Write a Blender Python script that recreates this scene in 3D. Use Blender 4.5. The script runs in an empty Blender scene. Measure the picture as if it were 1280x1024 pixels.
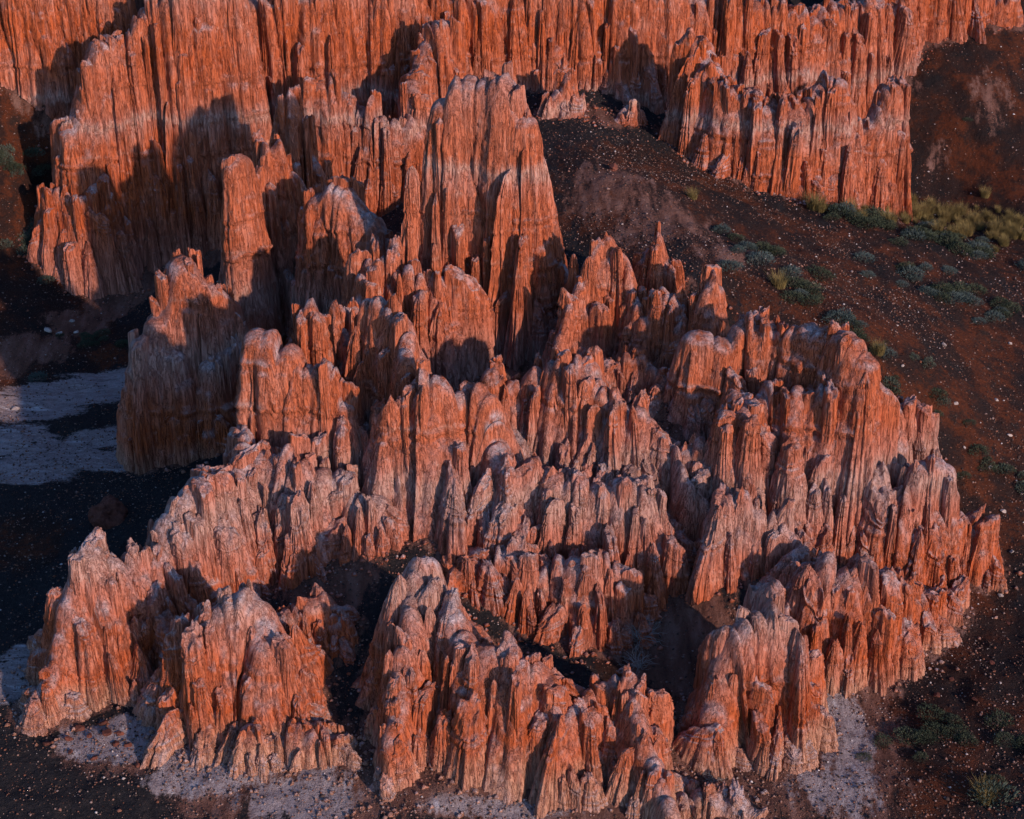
import bpy, math, random
import numpy as np
R = math.radians
random.seed(7); rng = np.random.default_rng(7)
sc = bpy.context.scene; col = sc.collection
# ---------------------------------------------------------------- camera, sky, sun, exposure
CAMZ, PITCH, HF = 29.0, R(29), R(34)
cam = bpy.data.cameras.new('camera'); co = bpy.data.objects.new('camera', cam); col.objects.link(co)
co.location = (0, 0, CAMZ); co.rotation_euler = (R(90) - PITCH, 0, 0)
cam.sensor_width = 36; cam.lens = 18 / math.tan(HF / 2); cam.clip_end = 3000; cam.clip_start = .1
sc.camera = co
SUN_AZ, SUN_EL = R(41), R(18)            # azimuth: from behind the camera round to the right
w = bpy.data.worlds.new('World'); sc.world = w; w.use_nodes = True
nt = w.node_tree; bg = nt.nodes['Background']
sk = nt.nodes.new('ShaderNodeTexSky'); sk.sky_type = 'NISHITA'; sk.sun_disc = False
sk.sun_elevation = SUN_EL; sk.sun_rotation = math.pi - SUN_AZ; sk.air_density = 1.0; sk.dust_density = .6; sk.ozone_density = 6
nt.links.new(sk.outputs[0], bg.inputs[0]); bg.inputs[1].default_value = .15
sd = bpy.data.lights.new('sun', 'SUN'); so = bpy.data.objects.new('sun', sd); col.objects.link(so)
sd.energy = 3.3; sd.angle = R(1.2); sd.color = (1, .73, .57)
so.rotation_euler = (R(90) - SUN_EL, 0, SUN_AZ); so.location = (30, -20, 40)
vs = sc.view_settings; vs.view_transform = 'Standard'; vs.look = 'None'; vs.exposure = .66; vs.gamma = 1
sc.render.engine = 'CYCLES'
FPX = 640 / math.tan(HF / 2); CP, SP = math.cos(PITCH), math.sin(PITCH)
def ray(px, py):
    u = (px - 640) / FPX; v = (512 - py) / FPX
    return u, CP + v * SP, -SP + v * CP
def P(px, py, y):                        # a sight line met at distance y
    u, dy, dz = ray(px, py); t = y / dy; return (u * t, y, CAMZ + dz * t)
def G(px, py, z):                        # a sight line met at height z
    u, dy, dz = ray(px, py); t = (z - CAMZ) / dz; return (u * t, dy * t, z)
# ---------------------------------------------------------------- noise
def h01(i, j, k, s):
    n = (np.int64(1) * i * 374761393 + j * 668265263 + k * 2147483647 + s * 1274126177) & 0xffffffff
    n = ((n ^ (n >> 13)) * 1274126177) & 0xffffffff
    n = ((n ^ (n >> 16)) * 2246822519) & 0xffffffff
    return ((n ^ (n >> 15)) & 0xffffff) / float(0xffffff)
def vn(x, y, z=0.0, s=0):
    x, y, z = np.broadcast_arrays(np.asarray(x, float), np.asarray(y, float), np.asarray(z, float))
    i = np.floor(x).astype(np.int64); j = np.floor(y).astype(np.int64); k = np.floor(z).astype(np.int64)
    a, b, c = x - i, y - j, z - k
    a = a * a * (3 - 2 * a); b = b * b * (3 - 2 * b); c = c * c * (3 - 2 * c)
    o = 0
    for di in (0, 1):
        for dj in (0, 1):
            for dk in (0, 1):
                o = o + h01(i + di, j + dj, k + dk, s) * (a if di else 1 - a) * (b if dj else 1 - b) * (c if dk else 1 - c)
    return o * 2 - 1
def fbm(x, y, z=0.0, s=0, o=4):
    t = 0; a = .5
    for q in range(o):
        t = t + a * vn(np.asarray(x) * 2 ** q, np.asarray(y) * 2 ** q, np.asarray(z) * 2 ** q, s + q * 17); a *= .5
    return t
def sstep(a, b, x):
    t = np.clip((x - a) / (b - a), 0, 1); return t * t * (3 - 2 * t)
# ---------------------------------------------------------------- ground height
GC = [(0,1020,0),(200,1010,-.1),(450,1020,-.2),(640,1020,-.3),(830,1020,-.35),(1000,1020,-.2),(1270,1010,.1),
 (35,905,0),(180,890,.15),(330,950,.05),(420,970,0),(880,965,0),(980,965,0),(1025,880,.1),(1100,860,.15),(1205,790,.4),(1275,850,.5),
 (1245,690,1.1),(1275,600,1.8),(1160,530,3.3),(1100,440,5),(1000,360,6),(1270,470,2.6),(1270,350,2.8),(1270,270,2.6),(1100,280,4.2),
 (920,290,6),(800,230,7),(700,195,7),(800,190,6.5),(950,250,5),(1060,245,4),(1250,200,4),(1200,55,7.5),(1120,70,7),(1270,50,7.5),(1200,150,5.2),(1200,230,3),(60,150,6.2),(-20,160,6.2),(1150,220,3.2),
 (640,450,4),(860,500,5),(700,470,4),(830,800,1),(850,870,.6),(830,950,.2),(800,760,1.3),(790,730,1.5),(1110,640,2),(1030,690,2.2),(700,650,2.8),(450,650,2.8),(600,600,3.6),(800,620,3.2),(950,720,2.2),(700,540,4),(950,560,3.6),(780,430,5),(850,350,6.5),
 (100,520,0),(20,600,0),(100,650,0),(170,590,0),(40,480,.1),(10,760,0),(250,560,.4),(150,400,.4),(180,350,.8),(230,330,1.2),(300,330,2),
 (20,400,1),(20,300,2.5),(30,200,5),(60,265,2.5),(380,300,2.5),(500,250,4),(560,200,5.5),(80,400,.6),(-150,500,.8),(-150,800,.3),(1400,900,.6),(1400,600,1.6),(1400,400,2.2),(1400,250,3)]
gp = np.array([G(*g) for g in GC])
def tps_fit(p, lam=.6):
    n = len(p); d = np.hypot(p[:, None, 0] - p[None, :, 0], p[:, None, 1] - p[None, :, 1])
    K = np.where(d > 0, d * d * np.log(d + 1e-9), 0) + lam * np.eye(n)
    A = np.zeros((n + 3, n + 3)); A[:n, :n] = K; A[:n, n] = 1; A[:n, n+1:] = p[:, :2]; A[n, :n] = 1; A[n+1:, :n] = p[:, :2].T
    return np.linalg.solve(A, np.r_[p[:, 2], 0, 0, 0])
TW = tps_fit(gp)
def ground(x, y):
    x = np.asarray(x, float); y = np.asarray(y, float); sh = x.shape
    xc = np.clip(x, -24, 27).ravel(); yc = np.clip(y, 30, 76).ravel(); o = np.zeros(xc.size)
    for a in range(0, xc.size, 40000):
        d = np.hypot(xc[a:a+40000, None] - gp[None, :, 0], yc[a:a+40000, None] - gp[None, :, 1])
        o[a:a+40000] = (np.where(d > 0, d * d * np.log(d + 1e-9), 0)) @ TW[:-3]
    o += TW[-3] + TW[-2] * xc + TW[-1] * yc
    z = np.clip(o.reshape(sh), -.6, 9)
    yb = np.interp(x, [-60, -19, -17, -9, -7, 8, 10, 16, 18, 60], [69, 69, 67, 66.5, 69.5, 69.5, 73, 76, 76.5, 77])
    k = sstep(0, 2.5, y - yb); z = z * (1 - k) + k * (14 + 1.5 * fbm(x * .08, y * .08, 0, 5))
    z = z + .26 * fbm(x * .35, y * .35, 0, 11, 4) + .09 * fbm(x * 1.9, y * 1.9, 0, 12, 3) - .16 * np.abs(fbm(x * .9 + .3 * y, y * .35, 0, 14, 3)) * sstep(.8, 2.5, z)
    far = sstep(30, 140, np.hypot(x, y - 50)); z = z + far * (4 * fbm(x * .02, y * .02, 0, 13, 3))
    return z
def on_ground(px, py):                    # where a sight line first meets the ground
    u, dy, dz = ray(px, py); t = np.linspace(36, 95, 600); h = CAMZ + dz * t - ground(u * t, dy * t); k = np.where(h < 0)[0]; k = k[0] if len(k) else 599
    k = max(k, 1); a = h[k - 1] / (h[k - 1] - h[k] + 1e-9); tt = t[k - 1] + a * (t[k] - t[k - 1]); x, y = u * tt, dy * tt
    return x, y, float(ground(np.array([x]), np.array([y]))[0])
# ---------------------------------------------------------------- materials
def ramp(nt, fac, stops, mode='LINEAR'):
    n = nt.nodes.new('ShaderNodeValToRGB'); n.color_ramp.interpolation = mode; e = n.color_ramp.elements
    while len(e) < len(stops): e.new(.5)
    for q, (p, c) in enumerate(stops): e[q].position = p; e[q].color = (*c, 1)
    nt.links.new(fac, n.inputs[0]); return n.outputs[0]
class NB:
    def __init__(s, name):
        s.m = bpy.data.materials.new(name); s.m.use_nodes = True; s.nt = s.m.node_tree
        s.b = s.nt.nodes['Principled BSDF']; s.b.inputs['Roughness'].default_value = .9
        s.b.inputs['Specular IOR Level'].default_value = .15
    def n(s, t, **k):
        o = s.nt.nodes.new(t)
        for a, v in k.items(): setattr(o, a, v)
        return o
    def l(s, a, b): s.nt.links.new(a, b)
    def math(s, op, a, b=None, clamp=False):
        o = s.n('ShaderNodeMath', operation=op, use_clamp=clamp)
        for q, v in enumerate((a, b)):
            if v is None: continue
            if isinstance(v, (int, float)): o.inputs[q].default_value = v
            else: s.l(v, o.inputs[q])
        return o.outputs[0]
    def noise(s, vec, scale, detail=4, rough=.6, lac=2):
        o = s.n('ShaderNodeTexNoise'); o.inputs['Scale'].default_value = scale; o.inputs['Detail'].default_value = detail; o.inputs['Roughness'].default_value = rough
        s.l(vec, o.inputs['Vector']); return o.outputs[0]
    def mix(s, fac, a, b, mode='MIX'):
        o = s.n('ShaderNodeMix', data_type='RGBA', blend_type=mode)
        if isinstance(fac, (int, float)): o.inputs[0].default_value = fac
        else: s.l(fac, o.inputs[0])
        for q, v in ((6, a), (7, b)):
            if isinstance(v, tuple): o.inputs[q].default_value = (*v, 1)
            else: s.l(v, o.inputs[q])
        return o.outputs[2]
    def mapr(s, v, a, b, c=0, d=1):
        o = s.n('ShaderNodeMapRange'); s.l(v, o.inputs[0])
        for q, t in enumerate((a, b, c, d)): o.inputs[q + 1].default_value = t
        return o.outputs[0]
    def vscale(s, v, xyz):
        o = s.n('ShaderNodeVectorMath', operation='MULTIPLY'); s.l(v, o.inputs[0]); o.inputs[1].default_value = xyz; return o.outputs[0]
    def bump(s, h, strength, dist, nrm=None):
        o = s.n('ShaderNodeBump'); o.inputs['Strength'].default_value = strength; o.inputs['Distance'].default_value = dist
        s.l(h, o.inputs['Height'])
        if nrm is not None: s.l(nrm, o.inputs['Normal'])
        return o.outputs[0]

def rock_material(name, strata, zr):
    """red mudstone: beds of slightly different colour by height, rain streaks and creases down the faces, pale dust on ledges"""
    B = NB(name); geo = B.n('ShaderNodeNewGeometry'); pos = geo.outputs['Position']
    sep = B.n('ShaderNodeSeparateXYZ'); B.l(pos, sep.inputs[0])
    big = B.noise(pos, .22, 3, .5); mid = B.noise(pos, 1.1, 5, .6); patch = B.noise(pos, 3.2, 5, .65)
    streak = B.noise(B.vscale(pos, (5.5, 5.5, .4)), 1, 6, .68)
    streak2 = B.noise(B.vscale(pos, (17, 17, .9)), 1, 4, .65)
    def crease(v, wd): return B.mapr(B.math('ABSOLUTE', B.math('SUBTRACT', v, .5)), 0, wd, 1, 0)
    cr1 = crease(B.noise(B.vscale(pos, (3.4, 3.4, .28)), 1, 3, .6), .035)
    cr2 = crease(B.noise(B.vscale(pos, (8.5, 8.5, .6)), 1, 3, .6), .05)
    z = B.math('ADD', sep.outputs[2], B.math('MULTIPLY', B.math('SUBTRACT', big, .5), 2.2))
    z = B.math('ADD', z, B.math('MULTIPLY', B.math('SUBTRACT', mid, .5), 1.0))
    z = B.math('ADD', z, B.math('MULTIPLY', B.math('SUBTRACT', streak, .5), 1.2))
    c = ramp(B.nt, B.mapr(z, zr[0], zr[1]), strata)
    c = B.mix(B.mapr(big, .46, .64, 0, .28), c, (.46, .185, .13))
    c = B.mix(B.mapr(mid, .5, .72, 0, .38), c, (.50, .25, .195))
    c = B.mix(B.mapr(streak, .50, .70, 0, .38), c, (.52, .25, .20))              # paler run-off streaks
    c = B.mix(B.mapr(streak2, .54, .70, 0, .45), c, (.25, .06, .032))            # darker thin streaks
    c = B.mix(B.mapr(patch, .58, .72, 0, .4), c, (.54, .36, .31))                # flaked pale skin
    c = B.mix(B.math('MULTIPLY', cr1, .45), c, (.20, .045, .025)); c = B.mix(B.math('MULTIPLY', cr2, .3), c, (.22, .05, .03))
    zz = B.math('ADD', sep.outputs[2], B.math('MULTIPLY', B.math('SUBTRACT', big, .5), .5)); line = None   # thin hard beds
    for z0 in (2.25, 5.8, 7.05):
        q = B.mapr(B.math('ABSOLUTE', B.math('SUBTRACT', zz, z0)), .0, .09, 1, 0); line = q if line is None else B.math('MAXIMUM', line, q)
    line = B.math('MULTIPLY', line, B.mapr(mid, .48, .6)); c = B.mix(B.math('MULTIPLY', line, .3), c, (.56, .32, .25))
    ns = B.n('ShaderNodeSeparateXYZ'); B.l(geo.outputs['Normal'], ns.inputs[0])  # pale crust where dust can lie
    top = B.math('MULTIPLY', B.mapr(ns.outputs[2], .25, .7), B.mapr(patch, .36, .58))
    top = B.math('MULTIPLY', top, B.mapr(B.noise(pos, .9, 3, .6), .38, .6, .15, .8)); c = B.mix(top, c, (.56, .46, .48))
    c = B.mix(B.math('MULTIPLY', B.mapr(ns.outputs[2], .2, .6), B.mapr(B.noise(pos, 9, 4, .65), .56, .68, 0, .5)), c, (.16, .09, .08))
    B.l(c, B.b.inputs['Base Color'])
    fine = B.noise(B.vscale(pos, (1, 1, .22)), 14, 5, .66)
    beds = B.noise(B.vscale(pos, (.6, .6, 6)), 1, 5, .7)
    crust = B.math('MULTIPLY', B.noise(pos, 11, 5, .75), B.mapr(ns.outputs[2], .05, .5))
    nr = B.bump(streak, 1, .12); nr = B.bump(cr1, 1, -.07, nr); nr = B.bump(cr2, 1, -.045, nr); nr = B.bump(streak2, 1, .06, nr)
    nr = B.bump(fine, .7, .022, nr); nr = B.bump(beds, .4, .04, nr); nr = B.bump(line, .6, .03, nr); nr = B.bump(crust, .9, .05, nr)
    B.l(nr, B.b.inputs['Normal'])
    return B.m
ORG = (.44, .112, .048); DEEP = (.42, .088, .026); PINK = (.44, .165, .115); GREY = (.41, .24, .20); PALE = (.48, .29, .24); TAN = (.45, .23, .155)
M_front = rock_material('red_mudstone', [(.0, TAN), (.05, TAN), (.11, DEEP), (.20, ORG), (.28, PINK), (.33, GREY), (.36, GREY), (.40, PINK), (.46, ORG), (.72, ORG), (.78, PINK), (.805, PALE), (.83, ORG), (.93, ORG), (1, PINK)], (-.5, 12.5))
M_cliff = rock_material('cliff_mudstone', [(.0, GREY), (.12, PINK), (.25, DEEP), (.50, ORG), (.54, PINK), (.56, PALE), (.58, PINK), (.61, ORG), (.75, DEEP), (.85, ORG), (.92, PINK), (1, PALE)], (0, 12.5))

def ground_material():
    B = NB('desert_floor'); geo = B.n('ShaderNodeNewGeometry'); pos = geo.outputs['Position']
    def at(nm):
        a = B.n('ShaderNodeAttribute', attribute_name=nm); return a.outputs['Fac']
    n1 = B.noise(pos, .8, 5, .65); n2 = B.noise(pos, 6, 4, .7); n3 = B.noise(pos, 30, 3, .7)
    dark = ramp(B.nt, n2, [(.3, (.012, .011, .013)), (.55, (.022, .019, .021)), (.75, (.045, .033, .031))])
    red = ramp(B.nt, B.noise(pos, .45, 6, .7), [(.36, (.014, .011, .012)), (.5, (.035, .014, .010)), (.58, (.10, .026, .010)), (.68, (.03, .016, .013))])
    red = B.mix(B.mapr(n2, .5, .7, 0, .6), red, (.02, .014, .013))
    run = B.noise(B.vscale(pos, (2.6, .7, 1)), 1, 6, .65)
    flow = B.noise(B.vscale(pos, (1.5, .6, .5)), .9, 6, .6)
    run2 = B.noise(B.vscale(pos, (.55, 2.4, 1)), 1, 6, .65)
    PST = [(.3, (.14, .10, .10)), (.44, (.36, .30, .31)), (.54, (.25, .19, .19)), (.66, (.50, .45, .47))]
    pale = ramp(B.nt, run2, PST); rill = B.noise(B.vscale(pos, (2.2, .8, 1)), 1.1, 7, .7); fan = ramp(B.nt, rill, PST)
    mauve = ramp(B.nt, run, [(.3, (.07, .03, .022)), (.5, (.15, .068, .05)), (.7, (.24, .13, .105))])
    def soft(nm, a=.34, b=.5):
        v = B.math('MULTIPLY', B.math('SUBTRACT', run2 if nm == 'pale_mud' else run, .5), 2.6); v = B.math('ADD', v, B.math('MULTIPLY', B.math('SUBTRACT', n2, .5), 1.2)); v = B.math('ADD', v, B.math('MULTIPLY', B.math('SUBTRACT', n3, .5), .7)); v = B.math('MULTIPLY', at(nm), B.math('ADD', v, 1))
        return B.mapr(v, a, b)
    c = B.mix(soft('red_soil'), dark, red); c = B.mix(soft('mauve_mud'), c, mauve); c = B.mix(soft('pale_mud'), c, pale); c = B.mix(soft('pale_fan'), c, fan)
    B.l(c, B.b.inputs['Base Color'])
    nr = B.bump(n2, 1, .22); nr = B.bump(n3, .9, .06, nr); nr = B.bump(n1, .6, .3, nr); nr = B.bump(rill, .5, .12, nr); B.l(nr, B.b.inputs['Normal'])
    return B.m
def simple(name, c1, c2, scale=4, rough=.9, bump=.3):
    B = NB(name); g = B.n('ShaderNodeNewGeometry'); oi = B.n('ShaderNodeObjectInfo')
    n = B.noise(g.outputs['Position'], scale, 4, .65)
    f = B.math('ADD', B.math('MULTIPLY', n, .7), B.math('MULTIPLY', oi.outputs['Random'], .3))
    B.l(ramp(B.nt, f, [(.3, c1), (.7, c2)]), B.b.inputs['Base Color']); B.b.inputs['Roughness'].default_value = rough
    if bump: B.l(B.bump(n, bump, .03), B.b.inputs['Normal'])
    return B.m
def leaf(name, c1, c2):
    B = NB(name); g = B.n('ShaderNodeNewGeometry'); oi = B.n('ShaderNodeObjectInfo')
    f = B.math('ADD', B.math('MULTIPLY', g.outputs['Random Per Island'], .6), B.math('MULTIPLY', oi.outputs['Random'], .4))
    B.l(ramp(B.nt, f, [(.1, c1), (.9, c2)]), B.b.inputs['Base Color']); return B.m
def gravel_mat():
    B = NB('gravel_stones'); g = B.n('ShaderNodeNewGeometry')
    B.l(ramp(B.nt, g.outputs['Random Per Island'], [(0, (.03, .022, .022)), (.4, (.07, .045, .038)), (.62, (.15, .055, .032)), (.8, (.22, .12, .095)), (.965, (.2, .15, .14)), (1, (.5, .45, .45))], 'LINEAR'), B.b.inputs['Base Color'])
    return B.m
M_ground = ground_material(); M_gravel = gravel_mat()
M_stone = simple('red_stone', (.05, .018, .014), (.15, .05, .034), 5, bump=.9); M_pstone = simple('pale_stone', (.2, .16, .15), (.42, .34, .31), 5)
M_sage = leaf('sage_leaf', (.035, .05, .04), (.09, .105, .08)); M_dark = leaf('dark_leaf', (.025, .035, .022), (.06, .07, .045))
M_gold = leaf('dry_grass', (.10, .08, .03), (.24, .175, .07)); M_teal = leaf('blue_sage_leaf', (.035, .055, .055), (.085, .11, .105))
M_twig = simple('dry_twig', (.16, .14, .13), (.33, .31, .30), 8, bump=0); M_bark = simple('shrub_bark', (.06, .045, .035), (.12, .09, .07), 8, bump=0)
# ---------------------------------------------------------------- object helpers
def mesh_np(name, v, f, mat, smooth=True):
    me = bpy.data.meshes.new(name); v = np.ascontiguousarray(v, np.float32); f = np.asarray(f, np.int32)
    k = f.shape[1]; me.vertices.add(len(v)); me.vertices.foreach_set('co', v.ravel())
    me.loops.add(f.size); me.loops.foreach_set('vertex_index', f.ravel()); me.polygons.add(len(f))
    me.polygons.foreach_set('loop_start', np.arange(0, f.size, k, dtype=np.int32))
    if smooth: me.polygons.foreach_set('use_smooth', np.ones(len(f), bool))
    me.update(calc_edges=True); me.validate(); me.materials.append(mat); return me
def obj(name, me, parent=None, loc=None):
    o = bpy.data.objects.new(name, me); col.objects.link(o)
    if parent: o.parent = parent
    if loc is not None: o.location = loc
    return o
def tag(o, label=None, cat=None, group=None, kind=None):
    for k, v in (('label', label), ('category', cat), ('group', group), ('kind', kind)):
        if v: o[k] = v
    return o
def empty(name, loc, rz=0):
    o = bpy.data.objects.new(name, None); col.objects.link(o); o.location = loc; o.rotation_euler = (0, 0, rz); o.empty_display_size = .3; return o
def gridf(n, m, wrap=False):             # quads of an n x m vertex grid; wrap closes the second axis
    a = np.arange(n - 1)[:, None]; mm = m if wrap else m - 1; b = np.arange(mm)[None, :]; b2 = (b + 1) % m
    return np.stack([a * m + b, a * m + b2, (a + 1) * m + b2, (a + 1) * m + b], -1).reshape(-1, 4)
# ---------------------------------------------------------------- ground sheet
def axis(lo, hi, step, far0, far1):
    a = np.arange(lo, hi, step); out = []
    x = hi; d = step
    while x < far1: x += d; d *= 1.25; out.append(x)
    inn = []; x = lo; d = step
    while x > far0: x -= d; d *= 1.25; inn.append(x)
    return np.r_[inn[::-1], a, [hi], out]
gx = axis(-24, 24, .15, -900, 900); gy = axis(28, 74, .15, -500, 1500)
X, Y = np.meshgrid(gx, gy); Z = ground(X, Y)
SOIL = {'pale_mud': [(150,476,70,13,0),(90,494,80,15,0),(35,512,60,16,0),(15,548,55,18,0),(70,566,70,13,0),(130,574,70,13,0),(20,588,70,15,0),(140,548,60,13,0),(20,840,30,34,0)],
        'pale_fan': [(1055,915,40,70,.72),(1045,985,70,45,.68),(150,925,75,24,0),(290,945,80,40,.9),(360,1000,70,30,.8),(225,980,60,20,.7),(400,1000,50,40,.8),(620,1012,120,16,.6)],
        'mauve_mud': [(1045,915,60,75,0),(1030,975,90,45,0),(1040,880,35,30,0),(940,1000,110,25,0),(700,1015,170,14,0),(830,940,60,60,0),(420,990,60,40,0),(300,960,110,60,.9),(160,935,100,35,.8),(1050,930,75,95,0),(5,452,40,13,0),(50,436,40,13,0),(95,408,35,14,0),(135,382,30,14,0),(165,360,28,14,0),(195,342,30,12,0),(240,328,60,10,0),(760,230,75,38,.62),(830,275,95,40,.6),(900,310,60,30,.5),(1240,122,45,16,.5),(1170,195,30,10,.42),(1140,110,30,12,.4),(412,725,60,30,0),(640,660,60,30,0),(850,800,70,60,0),(620,830,60,20,0),(690,440,70,25,0),(870,490,60,30,.5),(760,450,60,30,0),(1110,650,40,40,.7)],
        'red_soil': [(1150,380,170,160,0),(1000,330,150,80,0),(850,240,160,70,0),(1200,160,130,110,0),(40,300,90,120,0),(60,430,110,40,0),(1180,560,100,120,0),(20,680,60,40,0),(1130,870,60,60,0),(840,830,90,120,0),(870,500,50,30,0),(640,450,80,30,0),(100,340,70,50,0),(1240,820,80,120,0),(1150,960,120,60,0)]}
gmesh = mesh_np('ground', np.stack([X, Y, Z], -1).reshape(-1, 3), gridf(len(gy), len(gx)), M_ground)
for nm, bl in SOIL.items():
    f = np.zeros(X.shape)
    for (px, py, rx, ry, k_) in bl:
        c = on_ground(px, py); z0 = c[2]; ex = G(px + rx, py, z0); ey = G(px, py - ry, z0); e2 = G(px, py + ry, z0)
        a = abs(ex[0] - c[0]); b = min(abs(ey[1] - e2[1]) / 2, 3.2 * a)
        f = np.maximum(f, (k_ or 1.15) * np.exp(-.9 * ((X - c[0]) / a) ** 2 - .9 * ((Y - c[1]) / b) ** 2))
    at = gmesh.attributes.new(nm, 'FLOAT', 'POINT'); at.data.foreach_set('value', f.ravel().astype(np.float32))
go_attr = gmesh.attributes
go = obj('ground', gmesh); tag(go, kind='structure')
# ---------------------------------------------------------------- rock formations
class Form:
    """a ridge or tower: a crest line, walls that fall away from it, ribs and free-standing pillars on the walls"""
    def __init__(s, name, label, cat, pts, S=3., w0=.25, jag=.35, mat=None, pill=1., rib=1., reach=99., seed=0, group=None, wall_down=None, rad=1.):
        s.name, s.label, s.cat, s.S, s.w0, s.jag, s.mat, s.pill, s.rib, s.reach, s.seed, s.group, s.rad = name, label, cat, S, w0, jag, mat or M_front, pill, rib, reach, seed, group, rad
        p = np.array([P(*q) for q in pts]); seg = np.hypot(*np.diff(p[:, :2], axis=0).T); L = np.r_[0, np.cumsum(seg)]
        n = max(3, int(L[-1] / .065)); t = np.linspace(0, L[-1], n)
        s.c = np.stack([np.interp(t, L, p[:, k]) for k in range(3)], -1); s.t = t; s.L = L[-1]
        # broken crest: blocks of uneven height
        wv = t / .42 + .8 * vn(t * 1.3, 3.1, 0, seed); i = np.floor(wv); f = wv - i
        a = h01(i.astype(np.int64), 0, 0, seed + 3); s.c[:, 2] += -jag * a + jag * .35 - jag * .5 * (np.abs(2 * f - 1) ** 3) + .06 * vn(t * 9, 0, 0, seed)
        s.c[:, 0] += .14 * vn(t * 1.7, 5, 0, seed + 4); s.c[:, 1] += .22 * vn(t * 1.4, 9, 0, seed + 5)
        tn = np.gradient(s.c[:, :2], axis=0); tn /= np.linalg.norm(tn, axis=1)[:, None] + 1e-9
        kw = 6 if len(tn) > 24 else 3; k = np.ones(2 * kw + 1) / (2 * kw + 1); tn = np.stack([np.convolve(np.pad(tn[:, q], kw, 'edge'), k, 'valid') for q in (0, 1)], -1); s.tn = tn / np.linalg.norm(tn, axis=1)[:, None]
        s.gz = ground(s.c[:, 0], s.c[:, 1])
    def prof(s, u): return .8 * u + .2 * u ** 3
    def height(s, x, y):                 # height of the wall at plan points, nearest crest index, distance
        d = np.hypot(x[:, None] - s.c[None, :, 0], y[:, None] - s.c[None, :, 1]); i = d.argmin(1); dm = d[np.arange(len(x)), i]
        H = np.maximum(s.c[i, 2] - s.gz[i], .3); D = H / s.S
        q = np.linspace(0, 1, 40); u = np.interp(np.clip((dm - s.w0) / D, 0, 1), s.prof(q), q)
        return np.where(dm < s.w0 + D, s.c[i, 2] - u * H, -9), i, dm
    def wall(s):
        c, tn = s.c, s.tn; n = len(c); nr = np.stack([tn[:, 1], -tn[:, 0]], -1)
        H0 = float(np.median(np.maximum(c[:, 2] - s.gz, .5))); r = s.w0 + .5 * H0 / s.S
        m = max(6, int(math.pi * r / .075)); 
        def cap(i, n0):
            a = np.linspace(0, math.pi, m + 2)[1:-1]; ca, sa = np.cos(a), np.sin(a)
            return np.repeat(c[i][None], m, 0), np.stack([n0[0] * ca - n0[1] * sa, n0[0] * sa + n0[1] * ca], -1)
        c1, n1 = cap(n - 1, nr[-1]); c2, n2 = cap(0, -nr[0])
        C = np.concatenate([c, c1, c[::-1], c2]); N = np.concatenate([nr, n1, -nr[::-1], n2])
        k = np.ones(7) / 7; N = np.stack([np.convolve(np.pad(N[:, q], 3, 'wrap'), k, 'valid') for q in (0, 1)], -1); N /= np.linalg.norm(N, axis=1)[:, None]
        mid = C[:, :2] + N * r; p = np.r_[0, np.cumsum(np.hypot(*np.diff(mid, axis=0).T))]
        zt = C[:, 2]; D = np.maximum(zt - ground(C[:, 0], C[:, 1]), .4) / (s.S * 1.25)
        e = C[:, :2] + N * (s.w0 + D)[:, None]; zb = np.minimum(ground(e[:, 0], e[:, 1]), zt - .3) - .35
        K = int(np.clip((zt - zb).max() / .08, 26, 110)); u = np.linspace(0, 1, K) ** 1.1
        U = u[:, None]; ZT = zt[None]; Hh = (zt - zb)[None]
        Zr = ZT - U * Hh; dz = ZT - Zr
        o = s.w0 * np.sqrt(np.clip(1 - (1 - np.clip(dz / .35, 0, 1)) ** 2, 0, 1)) + D[None] * s.prof(U)
        grow = sstep(0, 1.2, dz)
        Pm = np.broadcast_to(p[None], Zr.shape)
        fl = np.zeros_like(Zr)
        for q, (wd, am, chance) in enumerate(((1.3, .34, .3), (.62, .25, .25), (.28, .15, .45), (.16, .07, .55))):
            pw = Pm / wd + .55 * vn(Pm / wd * .8, Zr * .12, 0, s.seed + 20 + q) + .22 * vn(Zr * (.5 + .3 * q), Pm * .15, 0, s.seed + 40 + q)
            i = np.floor(pw); f = pw - i; ii = i.astype(np.int64)
            shp = np.sqrt(np.clip(1 - (2 * f - 1) ** 2, 0, 1)) ** .8
            th = h01(ii, 1, 0, s.seed + q * 7); has = h01(ii, 2, 0, s.seed + q * 7)
            tz = ZT - (zt - zb)[None] * np.where(has < chance, 0, th * .85)           # where this rib begins
            act = np.sqrt(sstep(0, .30 if q < 2 else .2, tz - Zr)); dep = .65 + .35 * sstep(0, 2.5, tz - Zr)
            fl += am * s.rib * ((shp - .55) * act * dep + .10 * act)
        fl += .05 * fbm(Pm * 1.1, Zr * .9, 0, s.seed + 60, 4) + .05 * fbm(Pm * 4, Zr * 3, 0, s.seed + 61, 3) - .07 * np.abs(fbm(Pm * 2.2, Zr * .8, 0, s.seed + 63, 3))
        # hard beds stand proud
        for zb_, a_ in ((2.1, .05), (5.6, .07), (6.9, .05), (8.4, .05)):
            q_ = Zr - zb_ - .12 * vn(Pm * .25, 2, 0, 77); fl += a_ * np.exp(-(q_ / .06) ** 2) - a_ * .8 * np.exp(-((q_ + .16) / .08) ** 2)
        o = o + fl * grow * np.clip(.35 + Hh / 6, .4, 1)
        o = np.maximum(o, 0); o[0] *= .0
        xy = C[None, :, :2] + N[None] * o[..., None]
        v = np.concatenate([xy, Zr[..., None]], -1)
        v[..., 2] += .05 * fbm(v[..., 0] * 4, v[..., 1] * 4, Zr, s.seed + 62, 2)
        return v, K, len(C)
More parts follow.
